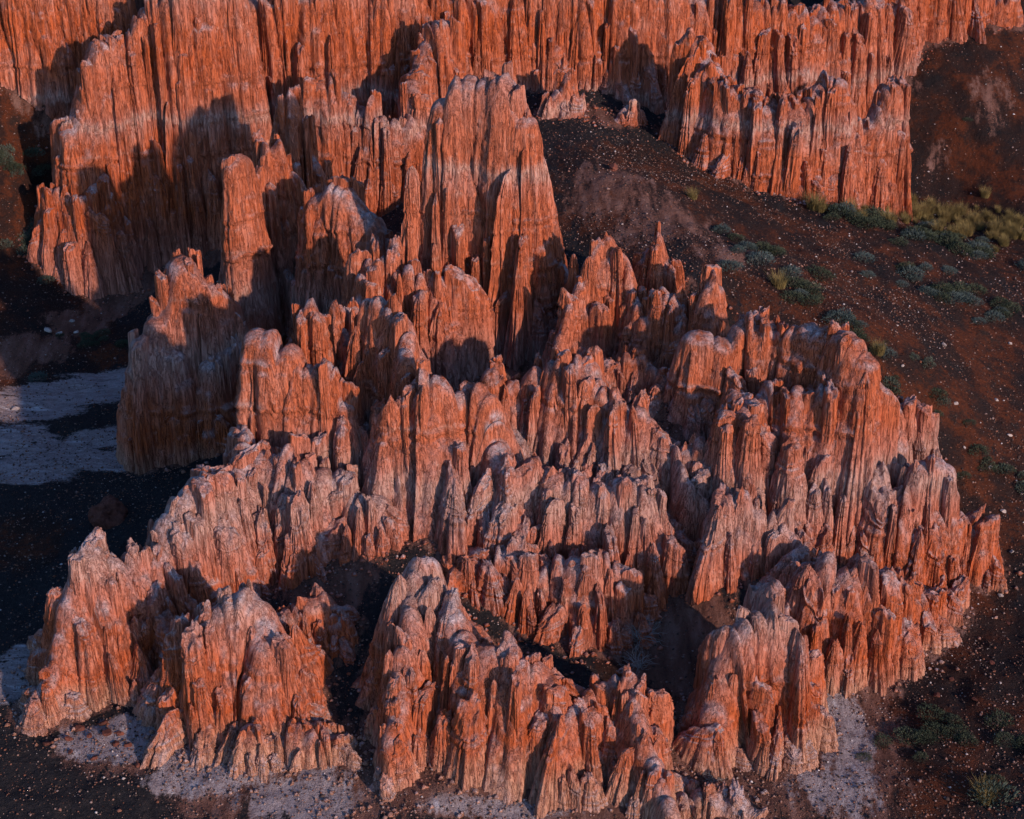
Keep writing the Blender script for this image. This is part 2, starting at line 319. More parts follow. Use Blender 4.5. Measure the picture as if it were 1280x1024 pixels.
def build_proto(asp, style, seed, na=110, nz=60):
    """pillar of base radius 1 and height 1 whose width to height ratio is 1:asp; flared foot, ribs, craggy head sloping to +x"""
    a = np.linspace(0, 2 * math.pi, na, endpoint=False)[None]; u = np.linspace(0, 1, nz)[:, None]; u = 1 - (1 - u) ** 1.4
    zz = u * asp                                        # height in radii
    top = {'slim': .40, 'cone': .17, 'block': .60}[style]
    r = top + (1 - top) * (1 - u) ** (1.15 if style != 'cone' else .95)
    ca, sa = np.cos(a), np.sin(a); q_ = h01(np.int64(5), 1, 1, seed)
    r = r / (np.abs(ca * math.cos(q_) + sa * math.sin(q_)) ** 3.2 + np.abs(sa * math.cos(q_) - ca * math.sin(q_)) ** 3.2) ** (1 / 3.2) * .93      # blocky section
    r = r * (1 + .22 * vn(ca * 1.1 + 3, sa * 1.1, zz * .10, seed) + .12 * vn(ca * 2.5, sa * 2.5, zz * .3, seed + 1))
    for q, (nn, am) in enumerate(((6, .21), (13, .17), (27, .085))):
        pw = a / (2 * math.pi) * nn + .6 * vn(ca * 1.6, sa * 1.6, zz * .13, seed + 5 + q) + .5
        i = np.floor(pw); f = pw - i; ii = np.mod(i, nn).astype(np.int64)
        th = h01(ii, 3, 0, seed + q); hs = h01(ii, 4, 0, seed + q)
        tz = np.where(hs < .3, 2, .3 + .68 * th) * asp
        act = sstep(0, .3, tz - zz); r = r + am * ((np.sqrt(np.clip(1 - (2 * f - 1) ** 2, 0, 1)) - .55) * act + .06 * act) * (.45 + .55 * (1 - u))
    r = r - .09 * np.abs(fbm(ca * 2, sa * 2, zz * .5, seed + 12, 3)) + .07 * fbm(ca * 3.5, sa * 3.5, zz * .7, seed + 9, 4)
    for q in range(3):                                   # thin beds standing proud
        hb = asp * (.35 + .6 * h01(np.int64(q), 7, 0, seed)); r = r + .045 * np.exp(-((zz - hb) / .09) ** 2) - .04 * np.exp(-((zz - hb + .2) / .1) ** 2)
    cap = .28 if style != 'cone' else .8
    k = np.clip((zz - (asp - cap)) / cap, 0, 1); r = r * np.sqrt(np.clip(1 - k ** 2.6, 0, 1))
    x = r * ca + .18 * vn(zz * .22, 1, 0, seed + 2); y = r * sa + .18 * vn(zz * .22, 5, 0, seed + 3)
    hd = sstep(asp - 1.6, asp - .1, zz)
    z = np.broadcast_to(zz, x.shape) + hd * (.42 * fbm(x * 2.1, y * 2.1, 0, seed + 8, 4) - .30 * np.abs(vn(x * 2.7, y * 2.7, 0, seed + 18)) - (.25 + .9 * q_) * np.clip(x, -1.2, 1.2))
    v = np.stack([x, y, z / asp], -1).reshape(-1, 3)
    return v, gridf(nz, na, True)
ASP = [3.2, 6, 11, 20]
protos = {}
def proto(h, r):
    a = int(np.argmin([abs(math.log(h / r / q)) for q in ASP])); st = random.choices(['slim', 'cone', 'block'], [.45, .33, .22])[0]
    k = (a, st, random.randrange(5))
    if k not in protos:
        v, f = build_proto(ASP[a], st, 100 + a * 31 + hash_small(st) * 7 + k[2] * 1013); protos[k] = mesh_np('pillar', v, f, M_front)
    return protos[k]
def hash_small(t): return {'slim': 1, 'cone': 2, 'block': 3}[t]

F = []
def form(*a, **k): k.setdefault('seed', 211 * (len(F) + 1)); F.append(Form(*a, **k))
# --- the tall middle
form('rock_spire', 'tallest spire of the foreground, broad sheer fluted tower with flat broken top', 'rock spire',
     [(560,112,51.3),(572,94,51.2),(588,92,51.1),(606,94,51),(630,86,50.8),(644,108,50.6),(654,140,50.4)], S=6, w0=0.42, jag=0.45, pill=0.5, rib=0.75, rad=1.1)
form('rock_shoulder', 'stepped shoulder of pinnacles against the right flank of the tallest spire', 'rock shoulder',
     [(672,150,51.2),(682,215,50.9),(694,290,50.4),(706,330,49.8),(720,350,49.2)], S=8, w0=0.14, jag=.6, pill=0.4, rad=0.9)
form('rock_tower', 'tall narrow blade with sheer lit face, left of the tallest spire', 'rock tower', [(284,200,53.6),(296,190,53.6),(304,196,53.9)], S=10, w0=0.24, jag=0.12, pill=.25, rib=.7)
form('rock_tower', 'pale topped tower of two pinnacles just behind the narrow blade', 'rock tower', [(318,212,55.6),(330,178,55.8),(343,182,56.0),(352,170,56.1),(366,215,56.2)], S=6, w0=.3, jag=.5, pill=.6)
form('rock_tower', 'high pinnacle group with a sharp point against the back cliff', 'rock tower', [(352,120,59.6),(360,98,59.6),(372,128,59.7),(384,140,59.7),(392,190,59.4)], S=7, w0=.3, jag=.6, pill=.6)
form('rock_slab', 'rough slab with round top between the narrow blade and the tallest spire', 'rock slab', [(402,240,53.2),(418,224,53.0),(436,232,52.8),(456,262,52.6),(476,275,52.4),(492,300,52.0)], S=6, w0=.45, jag=.25, pill=.45)
form('rock_shoulder', 'low row of small pinnacles at the left foot of the tallest spire', 'rock shoulder', [(420,370,47.8),(440,362,48),(462,330,48.6),(480,318,48.8),(512,325,48.6),(545,335,48.3),(556,345,48.2)], S=3.6, w0=.2, jag=.7, pill=1, rad=1.2)
# --- left tower
form('rock_tower', 'shadowed square tower with lit tip above the pale wash at left', 'rock tower', [(205,395,49.6),(214,326,49.8),(232,322,49.9),(250,345,50.0),(268,358,50.2),(280,375,50.6)], S=7, w0=.5, jag=.2, pill=.4)
form('rock_tower', 'lower shaded wall of columns standing at the edge of the pale wash', 'rock tower', [(178,418,49.0),(196,424,48.9),(218,432,48.8)], S=9, w0=.3, jag=.25, pill=.5)
form('rock_tower', 'dark shaded pillars between the left tower and the mid ridge', 'rock tower', [(262,455,48.8),(285,420,49.4),(300,410,49.8),(312,440,49.4)], S=7, w0=.35, jag=.4, pill=.8)
# --- mid ridge
form('rock_tower', 'square topped orange block at the upper left of the front mass', 'rock tower', [(326,420,42.8),(344,412,42.8),(362,420,42.8)], S=5.5, w0=.4, jag=0.6, pill=0.25, rib=.8, rad=1.4)
form('rock_shoulder', 'short twin stubs on a ledge right of the square topped block', 'rock shoulder', [(372,450,42.7),(388,448,42.6),(400,452,42.5),(415,455,42.4),(426,500,42.2)], S=4.2, w0=.3, jag=.3, pill=.6)
form('rock_pinnacle', 'thin pinnacle with a round knob on top behind the square block', 'rock pinnacle', [(384,385,44.4),(391,366,44.4),(398,392,44.4)], S=6, w0=.2, jag=.2, pill=.7)
form('rock_ridge', 'jagged central ridge with flat lit face just left of centre', 'rock ridge', [(440,420,44.6),(455,375,44.4),(472,362,44.2),(488,366,44.0),(500,380,43.6),(508,410,43.0),(512,440,42.4)], S=4.6, w0=.22, jag=0.6, pill=0.45, rad=1.4)
form('rock_buttress', 'great orange buttress at the centre of the mass with knobs along its ledge', 'rock buttress', [(488,505,41.2),(518,462,41.4),(536,466,41.4),(560,474,41.5),(584,478,41.6),(606,486,41.6),(618,520,41.2),(630,560,40.6)], S=2.5, w0=.3, jag=0.6, pill=0.22, rib=1.05, rad=1.4)
form('rock_ridge', 'orange ridge with broken crest below the hollow in front of the tallest spire', 'rock ridge', [(612,466,43.6),(640,468,43.6),(664,462,43.5),(690,446,43.4),(706,436,43.4),(738,446,43.2),(760,470,42.8),(790,490,42.6),(806,500,42.4)], S=2.4, w0=.25, jag=0.6, pill=0.55, rad=1.4)
form('rock_peak', 'sharp triangular peak of leaning blades right of the tallest spire', 'rock peak', [(698,430,46.6),(716,372,47.2),(738,320,47.8),(754,288,48.1),(770,296,48.1),(784,330,47.8),(796,370,47.2),(812,420,46.4)], S=4.2, w0=0.15, jag=.5, pill=0.7, rad=1.0)
form('rock_pinnacle', 'pointed pinnacle behind the triangular peak beside the dirt slope', 'rock pinnacle', [(802,325,48.8),(820,288,48.9),(834,330,48.7)], S=4.2, w0=.25, jag=.2, pill=.9)
form('rock_ridge', 'cluster of orange columns between the triangular peak and the lone spike', 'rock ridge', [(806,390,46.6),(822,362,46.8),(840,358,46.8),(852,385,46.4),(864,425,45.8)], S=4.4, w0=.3, jag=.45, pill=0.8, rad=1.0)
form('rock_ridge', 'short columns on the slope below the triangular peak beside the gravel pocket', 'rock ridge', [(766,452,45.0),(784,440,45.3),(806,446,45.2),(824,462,44.8),(838,490,44.2)], S=3.6, w0=.2, jag=.5, pill=.9)
form('rock_pinnacle', 'lone tapering spike at the left end of the right hand row', 'rock pinnacle', [(880,352,46.4),(891,332,46.5),(901,354,46.4)], S=5, w0=.2, jag=.1, pill=.8)
form('rock_ridge', 'right hand row of rounded columns with a banded ledge below the dirt slope', 'rock ridge', [(872,412,43.90),(905,420,43.70),(936,396,43.90),(968,402,43.70),(1000,404,43.30),(1030,410,42.70),(1062,412,42.10),(1082,440,41.70)], S=5.5, w0=.38, jag=.35, pill=0.5, rad=1.35)
form('rock_ridge', 'steep wall of pale columns stepping down below the right hand row', 'rock ridge', [(915,512,41.6),(935,504,41.6),(962,480,42.0),(978,482,42.0),(1010,488,41.9),(1030,462,41.9),(1052,500,41.6),(1072,560,41.2)], S=2.6, w0=.3, jag=.5, pill=0.7, rad=1.3)
form('rock_stub', 'small grey stubs at the right end of the banded row', 'rock stub', [(1092,490,42.9),(1110,500,43.0),(1128,498,43.4),(1150,500,43.6)], S=5, w0=.35, jag=.3, pill=.8)
form('rock_stump', 'stout pale topped stump at the right edge of the mass', 'rock stump', [(1152,578,40.8),(1170,572,40.8),(1188,582,40.8)], S=8, w0=0.3, jag=.1, pill=.3, rib=.9)
form('rock_ridge', 'low orange pillars clustered round the foot of the pale topped stump', 'rock ridge', [(1116,615,40.6),(1130,600,40.6),(1142,650,40.2),(1205,640,41.0),(1230,644,41.1)], S=4.5, w0=.3, jag=.4, pill=1)
# --- right interior
form('rock_fin', 'thin fin with pale edge and dark left wall above the shrub hollow', 'rock fin', [(812,525,42.6),(832,540,42.0),(850,570,41.2),(866,605,40.6),(886,640,40.0)], S=5.5, w0=0.12, jag=.3, pill=0.3)
form('rock_stub', 'grey topped stubs standing in the gap behind the thin fin', 'rock stub', [(862,552,41.8),(885,548,41.8),(900,560,41.6)], S=6, w0=.35, jag=.3, pill=.8)
form('rock_ridge', 'ridge with white crusted head right of the thin fin', 'rock ridge', [(906,606,39.6),(925,608,39.6),(944,630,39.4),(968,646,39.2),(990,660,39.0),(1008,690,38.6)], S=4.2, w0=.25, jag=.45, pill=0.5, rad=1.3)
form('rock_bastion', 'lit bastion of columns at the lower right standing clear of the wash', 'rock bastion', [(888,905,33.4),(900,840,34),(922,772,34.6),(942,760,34.7),(968,752,34.8),(980,770,34.8)], S=3.3, w0=.3, jag=.4, pill=0.5, rad=1.3)
form('rock_bastion', 'long lit wall of columns running right from the lower right bastion', 'rock bastion', [(1012,700,37.6),(1040,692,37.7),(1075,700,37.6),(1100,706,37.8),(1120,712,38.2),(1150,735,38.8),(1190,745,39.4)], S=2.6, w0=.3, jag=.45, pill=0.75, rad=1.25)
# --- centre terraces
form('rock_terrace', 'upper terrace of grey capped columns below the centre of the mass', 'rock terrace', [(640,575,40.6),(668,580,40.5),(700,582,40.4),(732,590,40.3),(760,596,40.2),(792,592,40.2),(806,610,40.0)], S=2.3, w0=.3, jag=.6, pill=1, rad=1.25)
form('rock_terrace', 'lower terrace of deep orange columns just left of the shrub hollow', 'rock terrace', [(572,692,38.7),(600,690,38.7),(634,686,38.7),(668,690,38.6),(704,695,38.4),(740,690,38.4),(766,705,38.2)], S=2.0, w0=.3, jag=.55, pill=1, rad=1.25)
form('rock_terrace', 'stepped grey columns between the left wall and the great buttress', 'rock terrace', [(330,560,41.2),(352,556,41.0),(384,574,40.8),(416,590,40.6),(446,602,40.4),(470,620,40.4)], S=1.75, w0=.3, jag=.6, pill=0.85, rad=1.2)
# --- left wall
form('rock_wall', 'long pale crested wall falling away to the left of the mass', 'rock wall', [(312,545,41.4),(290,582,40.4),(255,592,39.8),(222,612,39.2),(206,660,38.6),(192,692,38.1)], S=2.1, w0=.3, jag=.4, pill=0.85, rad=1.3)
form('rock_wall', 'pointed outer wall at the far left end of the mass', 'rock wall', [(180,690,37.9),(150,690,37.6),(122,684,37.4),(104,676,37.2),(86,730,36.6),(68,790,36.2),(46,865,35.4)], S=2.3, w0=.22, jag=.35, pill=0.6, rad=1.25)
form('rock_bastion', 'bulging block with flat lit front in the middle of the left wall', 'rock bastion', [(262,768,35.2),(280,746,35.4),(304,744,35.4),(322,768,35.2),(336,800,34.9)], S=2.5, w0=.35, jag=.3, pill=0.5, rad=1.3)
form('rock_terrace', 'dark orange columns right of the bulging block at lower left', 'rock terrace', [(345,775,36.6),(372,754,37.0),(398,745,37.2),(418,765,37.0)], S=2.6, w0=.3, jag=.5, pill=1)
form('rock_rubble', 'knobbly low outcrop of pale lumps at the foot of the left wall', 'rock outcrop', [(322,905,34.0),(350,895,34.2),(378,890,34.1),(405,900,33.9),(420,925,33.6)], S=2, w0=.35, jag=.4, pill=1.2, rad=.75)
# --- front ridge
form('rock_ridge', 'pale edged arete at bottom centre with its left side in shade', 'rock ridge', [(540,690,36.4),(524,698,36.0),(514,760,35),(506,800,34.5),(500,850,33.9),(484,920,33.0),(466,975,32.5)], S=3.4, w0=.22, jag=.4, pill=0.5, rad=1.2)
form('rock_wall', 'broad orange wall at bottom centre right of the pale edged arete', 'rock wall', [(560,752,35.2),(580,780,34.7),(600,792,34.4),(634,802,34.1),(668,820,33.8),(696,850,33.6),(716,880,33.4),(742,872,33.6)], S=2.1, w0=.25, jag=.45, pill=0.65, rad=1.3)
form('rock_fin', 'narrow fin with pale crest curving down to the bottom edge', 'rock fin', [(738,862,33.7),(764,840,34.0),(786,846,33.8),(800,890,33),(808,930,32.4),(822,970,31.8),(836,1015,31.2)], S=2.9, w0=.2, jag=.3, pill=0.45)
form('rock_rubble', 'grey knobbly outcrop at the bottom edge right of the narrow fin', 'rock outcrop', [(850,1000,31.9),(880,990,32.0),(910,1000,31.9),(935,1010,31.7)], S=2.2, w0=.3, jag=.35, pill=1.2, rad=.7)
form('rock_rubble', 'low pale stubs at the bottom edge left of the arete', 'rock outcrop', [(432,1012,32.3),(452,995,32.5),(476,985,32.6),(500,1000,32.4)], S=2.4, w0=.3, jag=.35, pill=1.2, rad=.75)
# --- back cliffs
C = dict(mat=M_cliff, rad=.95)
form('cliff', 'smooth distant cliff face in the upper left corner', 'cliff', [(-80,-60,67.5),(0,-60,67.2),(60,-60,67.0),(100,-55,67),(135,-50,67)], S=7, w0=.6, jag=.5, pill=0.12, **C)
form('cliff', 'tall sunlit cliff buttress at upper left above the dark hill', 'cliff', [(92,150,62.8),(106,95,63.2),(122,42,63.6),(150,50,64.2),(190,-10,64.6),(240,-30,64.6),(290,-30,64.8)], S=7, w0=.5, jag=.5, pill=0.55, **C)
form('cliff', 'pale low buttress at the foot of the left cliff beside the dark hill', 'cliff', [(58,240,62.0),(78,232,62.0),(100,240,61.8),(120,230,61.8)], S=5, w0=.3, jag=.3, pill=.9, **C)
form('cliff', 'deeply fluted cliff behind the left towers', 'cliff', [(322,-10,66.5),(360,-20,66.8),(410,-25,67),(460,-25,67.2),(515,-30,67.2)], S=6, w0=.5, jag=.6, pill=0.55, **C)
form('cliff', 'lower cliff pinnacles between the sharp tower and the tallest spire', 'cliff', [(400,85,63.6),(430,110,63.4),(470,130,63.2),(505,140,63.0),(530,20,64.8),(552,10,65.2)], S=6, w0=.35, jag=.8, pill=1, **C)
form('cliff', 'fluted dark red cliff behind and right of the tallest spire', 'cliff', [(540,-25,67.6),(590,-30,67.8),(650,-30,68),(710,-30,68),(770,-30,68),(830,-25,68)], S=6, w0=.5, jag=.7, pill=0.55, **C)
form('cliff', 'row of short grey pinnacles along the foot of the dark red cliff', 'cliff', [(690,120,64.8),(716,85,65.2),(740,140,64.6),(765,150,64.4),(790,130,64.6)], S=5, w0=.25, jag=.6, pill=1.1, **C)
form('cliff', 'big banded buttress at upper right with debris on its top', 'cliff', [(874,40,64.4),(884,66,63.7),(892,96,63.0),(912,104,62.6),(936,116,62.3),(956,132,61.9)], S=5, w0=.45, jag=.4, pill=0.55, **C)
form('cliff', 'reddish outer buttress with gravelly ledge right of the banded one', 'cliff', [(972,120,62.2),(990,108,62.3),(1008,126,62.0),(1030,88,63.0),(1044,96,62.8)], S=5, w0=.4, jag=.5, pill=0.55, **C)
form('cliff', 'square dark ended buttress beside the red hill at upper right', 'cliff', [(1064,150,63.6),(1085,145,63.6),(1105,105,64.0),(1118,100,64.2)], S=8, w0=.4, jag=.35, pill=0.4, **C)
form('cliff', 'high cliff wall along the top edge at right', 'cliff', [(845,-30,69),(900,-20,69),(960,-10,69),(1020,5,69.5),(1080,0,70.5),(1130,-10,72)], S=5.5, w0=.5, jag=.8, pill=0.55, **C)
form('cliff', 'far pale cliff band at the top right corner', 'cliff', [(1090,-40,72.5),(1150,-40,73),(1210,-35,73.5),(1262,-10,74)], S=5, w0=.5, jag=.6, pill=0.2, **C)

def M_all(x, y, skip=None):
    m = np.full(len(x), -9.)
    for f in F:
        if f is skip: continue
        lo, hi = f.box; q = np.where((x > lo[0]) & (x < hi[0]) & (y > lo[1]) & (y < hi[1]))[0]
        if len(q): m[q] = np.maximum(m[q], f.height(x[q], y[q])[0])
    return m
for f in F:
    Dm = f.w0 + (f.c[:, 2] - f.gz).max() / f.S + .3; f.box = (f.c[:, :2].min(0) - Dm, f.c[:, :2].max(0) + Dm)
grid = {}
def free(x, y, r):
    i, j = int(x // 1), int(y // 1)
    for a in (-1, 0, 1):
        for b in (-1, 0, 1):
            for (qx, qy, qr) in grid.get((i + a, j + b), ()):
                if (qx - x) ** 2 + (qy - y) ** 2 < (.56 * (qr + r)) ** 2: return False
    grid.setdefault((i, j), []).append((x, y, r)); return True
npil = 0; ntri = 0
for f in F:
    far = f.mat is M_cliff
    b = f.c[:, :2]; mid = b.mean(0); base = empty(f.name, (mid[0], mid[1], float(ground(mid[:1], mid[1:])[0])))
    tag(base, f.label, f.cat, f.group)
    v, K, m = f.wall(); v = v.reshape(-1, 3) - np.array(base.location); obj('wall', mesh_np('wall', v, gridf(K, m, True), f.mat), base); ntri += K * m * 2
    lo, hi = f.box; n = int((hi - lo).prod() * 30)
    x = rng.uniform(lo[0], hi[0], n); y = rng.uniform(lo[1], hi[1], n)
    M, i, d = f.height(x, y); gz = ground(x, y); other = M_all(x, y, f)
    jit = rng.random(n); sz = rng.random(n)
    ok = (M > gz + .15) & (other < M + .45) & ~((y > f.c[i, 1] + .9) & far); cnt = 0
    cl = .5 + .5 * vn(x * .8, y * .8, 0, f.seed + 90); ok &= cl < .25 + .75 * f.pill      # pillars come in clusters
    for k in np.where(ok)[0]:
        if cnt >= 290: break
        H = M[k] - gz[k]
        r = f.rad * (.22 + .34 * sz[k] ** 1.6) * (1.0 + .04 * max(0, H)) * (1.15 if far else 1)
        if not free(x[k], y[k], r * .8): continue
        top = M[k] + min(f.S, 3.4) * r * (.25 + .8 * jit[k] ** 1.2) * min(1, .3 + H / 1.5)
        top = min(top, f.c[i[k], 2] + .16)
        bot = max(gz[k], M[k] - 7) - .4; h = top - bot
        if h < .55: continue
        o = bpy.data.objects.new('pillar', proto(h, r)); col.objects.link(o); o.parent = base
        if far: o.material_slots[0].link = 'OBJECT'; o.material_slots[0].material = f.mat
        o.location = (x[k] - base.location[0], y[k] - base.location[1], bot - base.location[2])
        out = math.atan2(y[k] - f.c[i[k], 1], x[k] - f.c[i[k], 0]) if d[k] > .3 else random.uniform(0, 6.28)
        el = random.uniform(1.0, 1.55); o.scale = (r * el, r / el, h); o.rotation_euler = (random.gauss(0, .02), random.gauss(0, .02), out + random.gauss(0, .3)); cnt += 1
    npil += cnt
print('forms', len(F), 'pillars', npil, 'wall tris', ntri, 'protos', len(protos), sum(len(m.polygons) * 2 for m in protos.values()))
#DETAILS
wx, wy = X.ravel(), Y.ravel(); near = np.where((np.abs(wx) < 24) & (wy > 28) & (wy < 74))[0]; wd_ = np.full(len(wx), 9.)
for f in F:
    lo, hi = f.box; q = near[(wx[near] > lo[0] - .6) & (wx[near] < hi[0] + .6) & (wy[near] > lo[1] - .6) & (wy[near] < hi[1] + .6)][:]
    if not len(q): continue
    d = np.hypot(wx[q][:, None] - f.c[None, ::3, 0], wy[q][:, None] - f.c[None, ::3, 1]); j = d.argmin(1); e = d[np.arange(len(q)), j] - f.w0 - np.maximum(f.c[::3, 2] - f.gz[::3], .3)[j] / f.S
    wd_[q] = np.minimum(wd_[q], e)
at = gmesh.attributes['mauve_mud']; a0 = np.zeros(len(wx), np.float32); at.data.foreach_get('value', a0); at.data.foreach_set('value', np.maximum(a0, .85 * np.exp(-np.clip(wd_, 0, 9) / .45)).astype(np.float32))
# ---------------------------------------------------------------- things on the ground
# loose gravel, far too much to count
n = 170000
gy_ = rng.uniform(30, 72, n); gx_ = rng.uniform(-1, 1, n) * (.345 * gy_ + 3); gz_ = ground(gx_, gy_)
dens = .35 + .65 * sstep(-.25, .35, fbm(gx_ * .5, gy_ * .5, 0, 91, 3))
ok = (M_all(gx_, gy_) < gz_ + .05) & (rng.random(n) < dens); gx_, gy_, gz_ = gx_[ok], gy_[ok], gz_[ok]; n = len(gx_)
sz = .012 + .034 * rng.random(n) ** 3 + .04 * (rng.random(n) < .02) * rng.random(n)
o6 = np.array([(1,0,0),(-1,0,0),(0,1,0),(0,-1,0),(0,0,.75),(0,0,-.75)], float)
fo = np.array([(0,2,4),(2,1,4),(1,3,4),(3,0,4),(2,0,5),(1,2,5),(3,1,5),(0,3,5)])
an = rng.uniform(0, 6.28, n); vv = o6[None] * (sz[:, None, None] * rng.uniform(.6, 1.4, (n, 6, 1)))
ca, sa = np.cos(an)[:, None], np.sin(an)[:, None]; vx = vv[..., 0] * ca - vv[..., 1] * sa; vy = vv[..., 0] * sa + vv[..., 1] * ca
V = np.stack([vx + gx_[:, None], vy + gy_[:, None], vv[..., 2] + (gz_ + sz * .25)[:, None]], -1).reshape(-1, 3)
FF = (fo[None] + (np.arange(n) * 6)[:, None, None]).reshape(-1, 3)
tag(obj('gravel', mesh_np('gravel', V, FF, M_gravel, False)), 'loose dark gravel with pale chips strewn over slopes and wash', 'gravel', kind='stuff')
# crumbled rock lying along the feet of the walls
cand = near[(wd_[near] > -.1) & (wd_[near] < 1.0)]; q = rng.choice(cand, 26000); q = q[rng.random(len(q)) < np.exp(-np.clip(wd_[q], 0, 2) / .3)]; n = len(q)
rx = wx[q] + rng.uniform(-.12, .12, n); ry = wy[q] + rng.uniform(-.12, .12, n); rz = ground(rx, ry); sz = .02 + .09 * rng.random(n) ** 3
an = rng.uniform(0, 6.28, n); vv = o6[None] * (sz[:, None, None] * rng.uniform(.6, 1.4, (n, 6, 1))); ca, sa = np.cos(an)[:, None], np.sin(an)[:, None]
V = np.stack([vv[..., 0] * ca - vv[..., 1] * sa + rx[:, None], vv[..., 0] * sa + vv[..., 1] * ca + ry[:, None], vv[..., 2] + (rz + sz * .2)[:, None]], -1).reshape(-1, 3)
tag(obj('rubble', mesh_np('rubble', V, (fo[None] + (np.arange(n) * 6)[:, None, None]).reshape(-1, 3), M_front, False)), 'crumbled red rock lying along the feet of the rock walls', 'rubble', kind='stuff')
# broken stones
def stone_mesh(seed, mat):
    import bmesh
    bm = bmesh.new(); bmesh.ops.create_icosphere(bm, subdivisions=3, radius=1); c = np.array([v.co for v in bm.verts])
    d = 1 + .35 * vn(c[:, 0] * 1.3, c[:, 1] * 1.3, c[:, 2] * 1.3, seed) + .12 * vn(c[:, 0] * 4, c[:, 1] * 4, c[:, 2] * 4, seed + 1)
    c = c * d[:, None]
    r_ = np.random.default_rng(seed)
    for _ in range(7):                    # broken faces
        nn = r_.normal(size=3); nn /= np.linalg.norm(nn); q = c @ nn - r_.uniform(.45, .8); c = c - np.clip(q, 0, None)[:, None] * nn
    for v, p in zip(bm.verts, c): v.co = p
    me = bpy.data.meshes.new('stone'); bm.to_mesh(me); bm.free(); me.materials.append(mat); return me
stones = [stone_mesh(k, M_stone) for k in range(5)]; pstones = [stone_mesh(k + 20, M_pstone) for k in range(4)]
def _rough():
    import bmesh
    bm = bmesh.new(); bmesh.ops.create_icosphere(bm, subdivisions=5, radius=1); c = np.array([v.co for v in bm.verts])
    d = 1 + .35 * vn(c[:, 0] * 1.3, c[:, 1] * 1.3, c[:, 2] * 1.3, 71) - .3 * np.abs(fbm(c[:, 0] * 2.2, c[:, 1] * 2.2, c[:, 2] * .9, 72, 4)) + .16 * fbm(c[:, 0] * 6, c[:, 1] * 6, c[:, 2] * 4, 73, 3)
    for v, p in zip(bm.verts, c * d[:, None]): v.co = p
    me = bpy.data.meshes.new('stone'); bm.to_mesh(me); bm.free(); me.materials.append(M_stone); return me
rough_boulder = _rough()
def stone(px, py, size, label, group=None, pale=False, flat=.6):
    x, y, z = on_ground(px, py); o = obj('stone', random.choice(pstones if pale else stones))
    o.location = (x, y, z + size * flat * .3); o.scale = (size * random.uniform(.8, 1.2), size * random.uniform(.7, 1.1), size * flat); o.rotation_euler = (random.gauss(0, .25), random.gauss(0, .25), random.uniform(0, 6.28))
    return tag(o, label, 'stone', group)
ORD = 'leftmost second third fourth fifth sixth seventh eighth ninth tenth eleventh twelfth thirteenth fourteenth fifteenth sixteenth seventeenth eighteenth nineteenth'.split()
def place(k, n, what): return ('leftmost of the ' + what) if k == 0 else ('rightmost of the ' + what) if k == n - 1 else (ORD[k] + ' from the left of the ' + what)
def stones_at(ps, what, group, pale=False):
    for k, (px, py, sz_) in enumerate(sorted(ps)): stone(px, py, sz_, place(k, len(ps), what), group, pale)
stones_at([(100,912,.16),(86,925,.12),(112,920,.11),(128,905,.14),(134,916,.17),(150,918,.12),(146,930,.13),(118,948,.12),(88,940,.1),(58,930,.13),(160,932,.11),(172,958,.12)], 'dull red stones on the pale fan at lower left', 'red stones on the pale fan')
stone(135, 648, .62, 'large dark red boulder lying alone in the shaded wash at left', flat=.8).data = rough_boulder
stone(768, 212, .2, 'reddish boulder on the saddle beside the tallest spire', flat=.9)
stone(20, 512, .16, 'grey stone at the upper left rim of the pale wash', pale=True)
stones_at([(90,402,.12),(60,414,.16),(74,418,.12),(95,416,.1)], 'grey stones beside the faint track at left', 'stones by the track', True)
stones_at([(1118,520,.1),(1180,432,.12),(1262,430,.09),(1195,505,.1),(1238,585,.1),(1262,545,.09),(1178,612,.1),(1205,560,.08),(1254,640,.1),(1128,458,.09),(1245,500,.08),(1232,705,.1),(1250,745,.1),(1265,690,.09)], 'small pale stones lying on the dark slope at right', 'pale stones on the right slope', True)
stones_at([(1148,895,.1),(1170,870,.12),(1240,830,.1),(1190,850,.1),(1218,875,.09),(1260,780,.1)], 'small reddish stones on the dark ground at lower right', 'stones at lower right')
# shrubs and grass
def shrub_meshes(seed, n, blade, wid, upright, mat, round_=.75):
    r_ = np.random.default_rng(seed); a = r_.uniform(0, 6.28, n); ph = np.arccos(r_.uniform(.02, 1, n)); rr = r_.uniform(.35, 1, n) ** .6
    lump = 1 + .3 * vn(np.cos(a) * 1.5, np.sin(a) * 1.5, ph, seed)
    p = np.stack([np.sin(ph) * np.cos(a), np.sin(ph) * np.sin(a), np.cos(ph) * round_], -1) * (rr * lump)[:, None]
    d = p + np.array([0, 0, upright]) + r_.normal(0, .35, (n, 3)); d /= np.linalg.norm(d, axis=1)[:, None]
    s_ = np.cross(d, r_.normal(size=(n, 3))); s_ /= np.linalg.norm(s_, axis=1)[:, None]
    bl = blade * r_.uniform(.6, 1.4, n)[:, None]
    v = np.stack([p - s_ * wid * .4, p + d * bl * .5 - s_ * wid, p + d * bl, p + d * bl * .5 + s_ * wid], 1).reshape(-1, 3)
    f = (np.arange(n) * 4)[:, None] + np.arange(4)[None]
    return mesh_np('foliage', v, f, mat, False)
def tube(path, r0, r1, k=4):
    path = np.array(path); n = len(path); out = []
    for i, p in enumerate(path):
        t = path[min(i + 1, n - 1)] - path[max(i - 1, 0)]; t = t / (np.linalg.norm(t) + 1e-9); u = np.cross(t, (.3, .2, 1.)); u /= np.linalg.norm(u) + 1e-9; w_ = np.cross(t, u)
        r = r0 + (r1 - r0) * i / (n - 1); a = np.arange(k) * 6.283 / k
        out.append(p + r * (np.cos(a)[:, None] * u + np.sin(a)[:, None] * w_))
    return np.concatenate(out), gridf(n, k, True)
